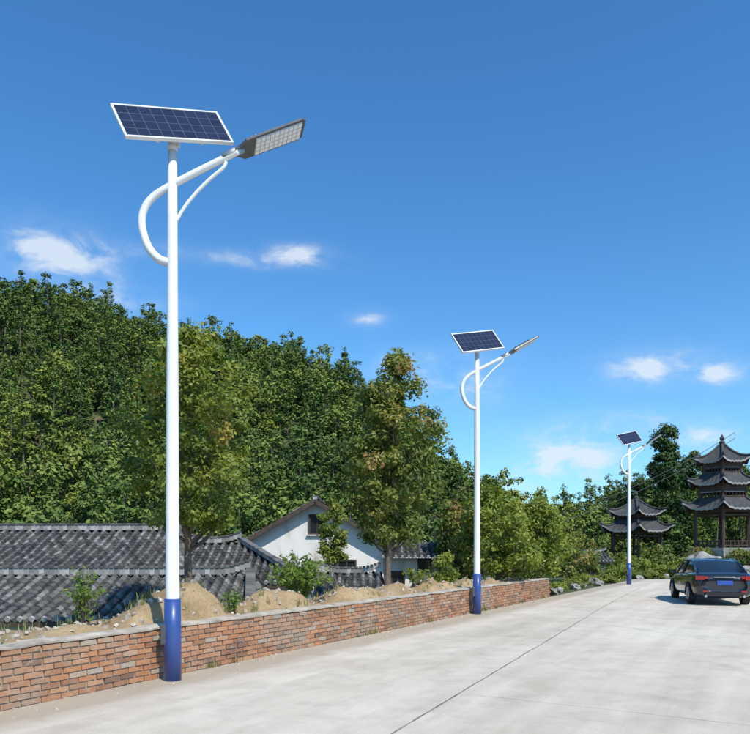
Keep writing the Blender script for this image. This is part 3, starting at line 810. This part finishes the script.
car((11.45,24.1,.004),-math.atan(.24))

# ---------------- world ----------------
w=bpy.data.worlds.new('World'); scene.world=w; w.use_nodes=True; nt=w.node_tree
bg=nt.nodes['Background']
SUN_EL=50; SUN_AZ=math.degrees(math.atan2(.55,-.85)) # from +Y clockwise
sky=N(nt,'ShaderNodeTexSky',sky_type='NISHITA'); sky.sun_disc=False
sky.sun_elevation=math.radians(SUN_EL); sky.sun_rotation=math.radians(SUN_AZ)
sky.air_density=1.0; sky.dust_density=.4; sky.ozone_density=2.0; sky.altitude=300
hs=N(nt,'ShaderNodeHueSaturation'); hs.inputs['Saturation'].default_value=1.15; hs.inputs['Value'].default_value=1.0
nt.links.new(sky.outputs[0],hs.inputs['Color'])
skc=mixc(nt,1.0,hs.outputs[0],(.66,1.14,1.36),'MULTIPLY')
tc=N(nt,'ShaderNodeTexCoord'); sep=N(nt,'ShaderNodeSeparateXYZ'); nt.links.new(tc.outputs['Generated'],sep.inputs[0])
def Mth(op,a,b_=None,c_=None,clamp=False):
    n=N(nt,'ShaderNodeMath',operation=op); n.use_clamp=clamp
    for i,v in enumerate((a,b_,c_)):
        if v is None: continue
        if isinstance(v,(int,float)): n.inputs[i].default_value=v
        else: nt.links.new(v,n.inputs[i])
    return n.outputs[0]
az=Mth('ARCTAN2',sep.outputs[0],sep.outputs[1]); el=Mth('ARCSINE',sep.outputs[2])
# low-lying haze near the horizon
hz=Mth('MULTIPLY',Mth('POWER',2.718,Mth('MULTIPLY',Mth('ABSOLUTE',el),-7.5)),.42)
skc=mixc(nt,hz,skc,(3.1,4.3,5.3))
cmb=N(nt,'ShaderNodeCombineXYZ'); nt.links.new(Mth('MULTIPLY',az,.5),cmb.inputs[0]); nt.links.new(el,cmb.inputs[1])
wn=N(nt,'ShaderNodeTexNoise'); wn.inputs['Scale'].default_value=30; wn.inputs['Detail'].default_value=6; wn.inputs['Roughness'].default_value=.62; wn.inputs['Distortion'].default_value=.5
nt.links.new(cmb.outputs[0],wn.inputs['Vector'])
clouds=[(56,256,64,23,.85),(135,303,46,11,.5),(235,258,90,8,.36),(297,254,30,9,.7),(367,318,18,8,.55),(648,367,46,15,.8),(716,372,24,13,.65),(575,456,50,17,.85),(430,366,60,16,.42),(600,425,90,12,.35),(500,480,90,22,.45),(705,438,34,12,.65),(465,390,40,18,.42)]
tot=None
for px,py,rx,ry,st in clouds:
    a0=math.atan((px-375)/700); e0=math.atan((550-py)/math.hypot(700,px-375)); ra=rx/700*math.cos(a0)**2; re=ry/700*math.cos(e0)**1.5
    u=Mth('DIVIDE',Mth('SUBTRACT',az,a0),ra); v=Mth('DIVIDE',Mth('SUBTRACT',el,e0),re)
    q=Mth('ADD',Mth('MULTIPLY',u,u),Mth('MULTIPLY',v,v))
    g=Mth('MULTIPLY',Mth('POWER',2.718,Mth('MULTIPLY',q,-1.0)),st)
    tot=g if tot is None else Mth('ADD',tot,g)
nc=Mth('SUBTRACT',wn.outputs[0],.5)
core_=Mth('ADD',Mth('MULTIPLY_ADD',tot,1.0,-.34),Mth('MULTIPLY',nc,2.6),clamp=True)
core_=Mth('MULTIPLY',core_,Mth('MULTIPLY',tot,1.3,clamp=True))
wisp=Mth('MULTIPLY',tot,Mth('MULTIPLY_ADD',nc,1.8,.36,clamp=True))
cm=Mth('MINIMUM',Mth('ADD',core_,wisp),.78)
mx=N(nt,'ShaderNodeMix',data_type='RGBA'); nt.links.new(cm,mx.inputs[0]); nt.links.new(skc,mx.inputs[6]); mx.inputs[7].default_value=(5.6,6.1,6.6,1)
nt.links.new(mx.outputs[2],bg.inputs[0]); bg.inputs[1].default_value=.145
w.cycles.sampling_method='NONE'

sd=bpy.data.lights.new('sun','SUN'); sd.energy=4.8; sd.angle=math.radians(.5); sd.color=(1,.95,.87)
so=bpy.data.objects.new('sun',sd); scene.collection.objects.link(so)
a=math.radians(SUN_AZ); ev=math.radians(SUN_EL)
dirv=Vector((math.sin(a)*math.cos(ev),math.cos(a)*math.cos(ev),math.sin(ev)))
so.rotation_euler=dirv.to_track_quat('Z','Y').to_euler(); so.location=(0,0,50)

cam=bpy.data.cameras.new('camera'); co=bpy.data.objects.new('camera',cam); scene.collection.objects.link(co)
co.location=(0,0,1.75); co.rotation_euler=(math.radians(90),0,0); cam.sensor_width=36; cam.lens=33.6; cam.shift_y=(550-367)/750
cam.clip_start=.05; cam.clip_end=6000; scene.camera=co
scene.view_settings.view_transform='Standard'; scene.view_settings.look='None'; scene.view_settings.exposure=0
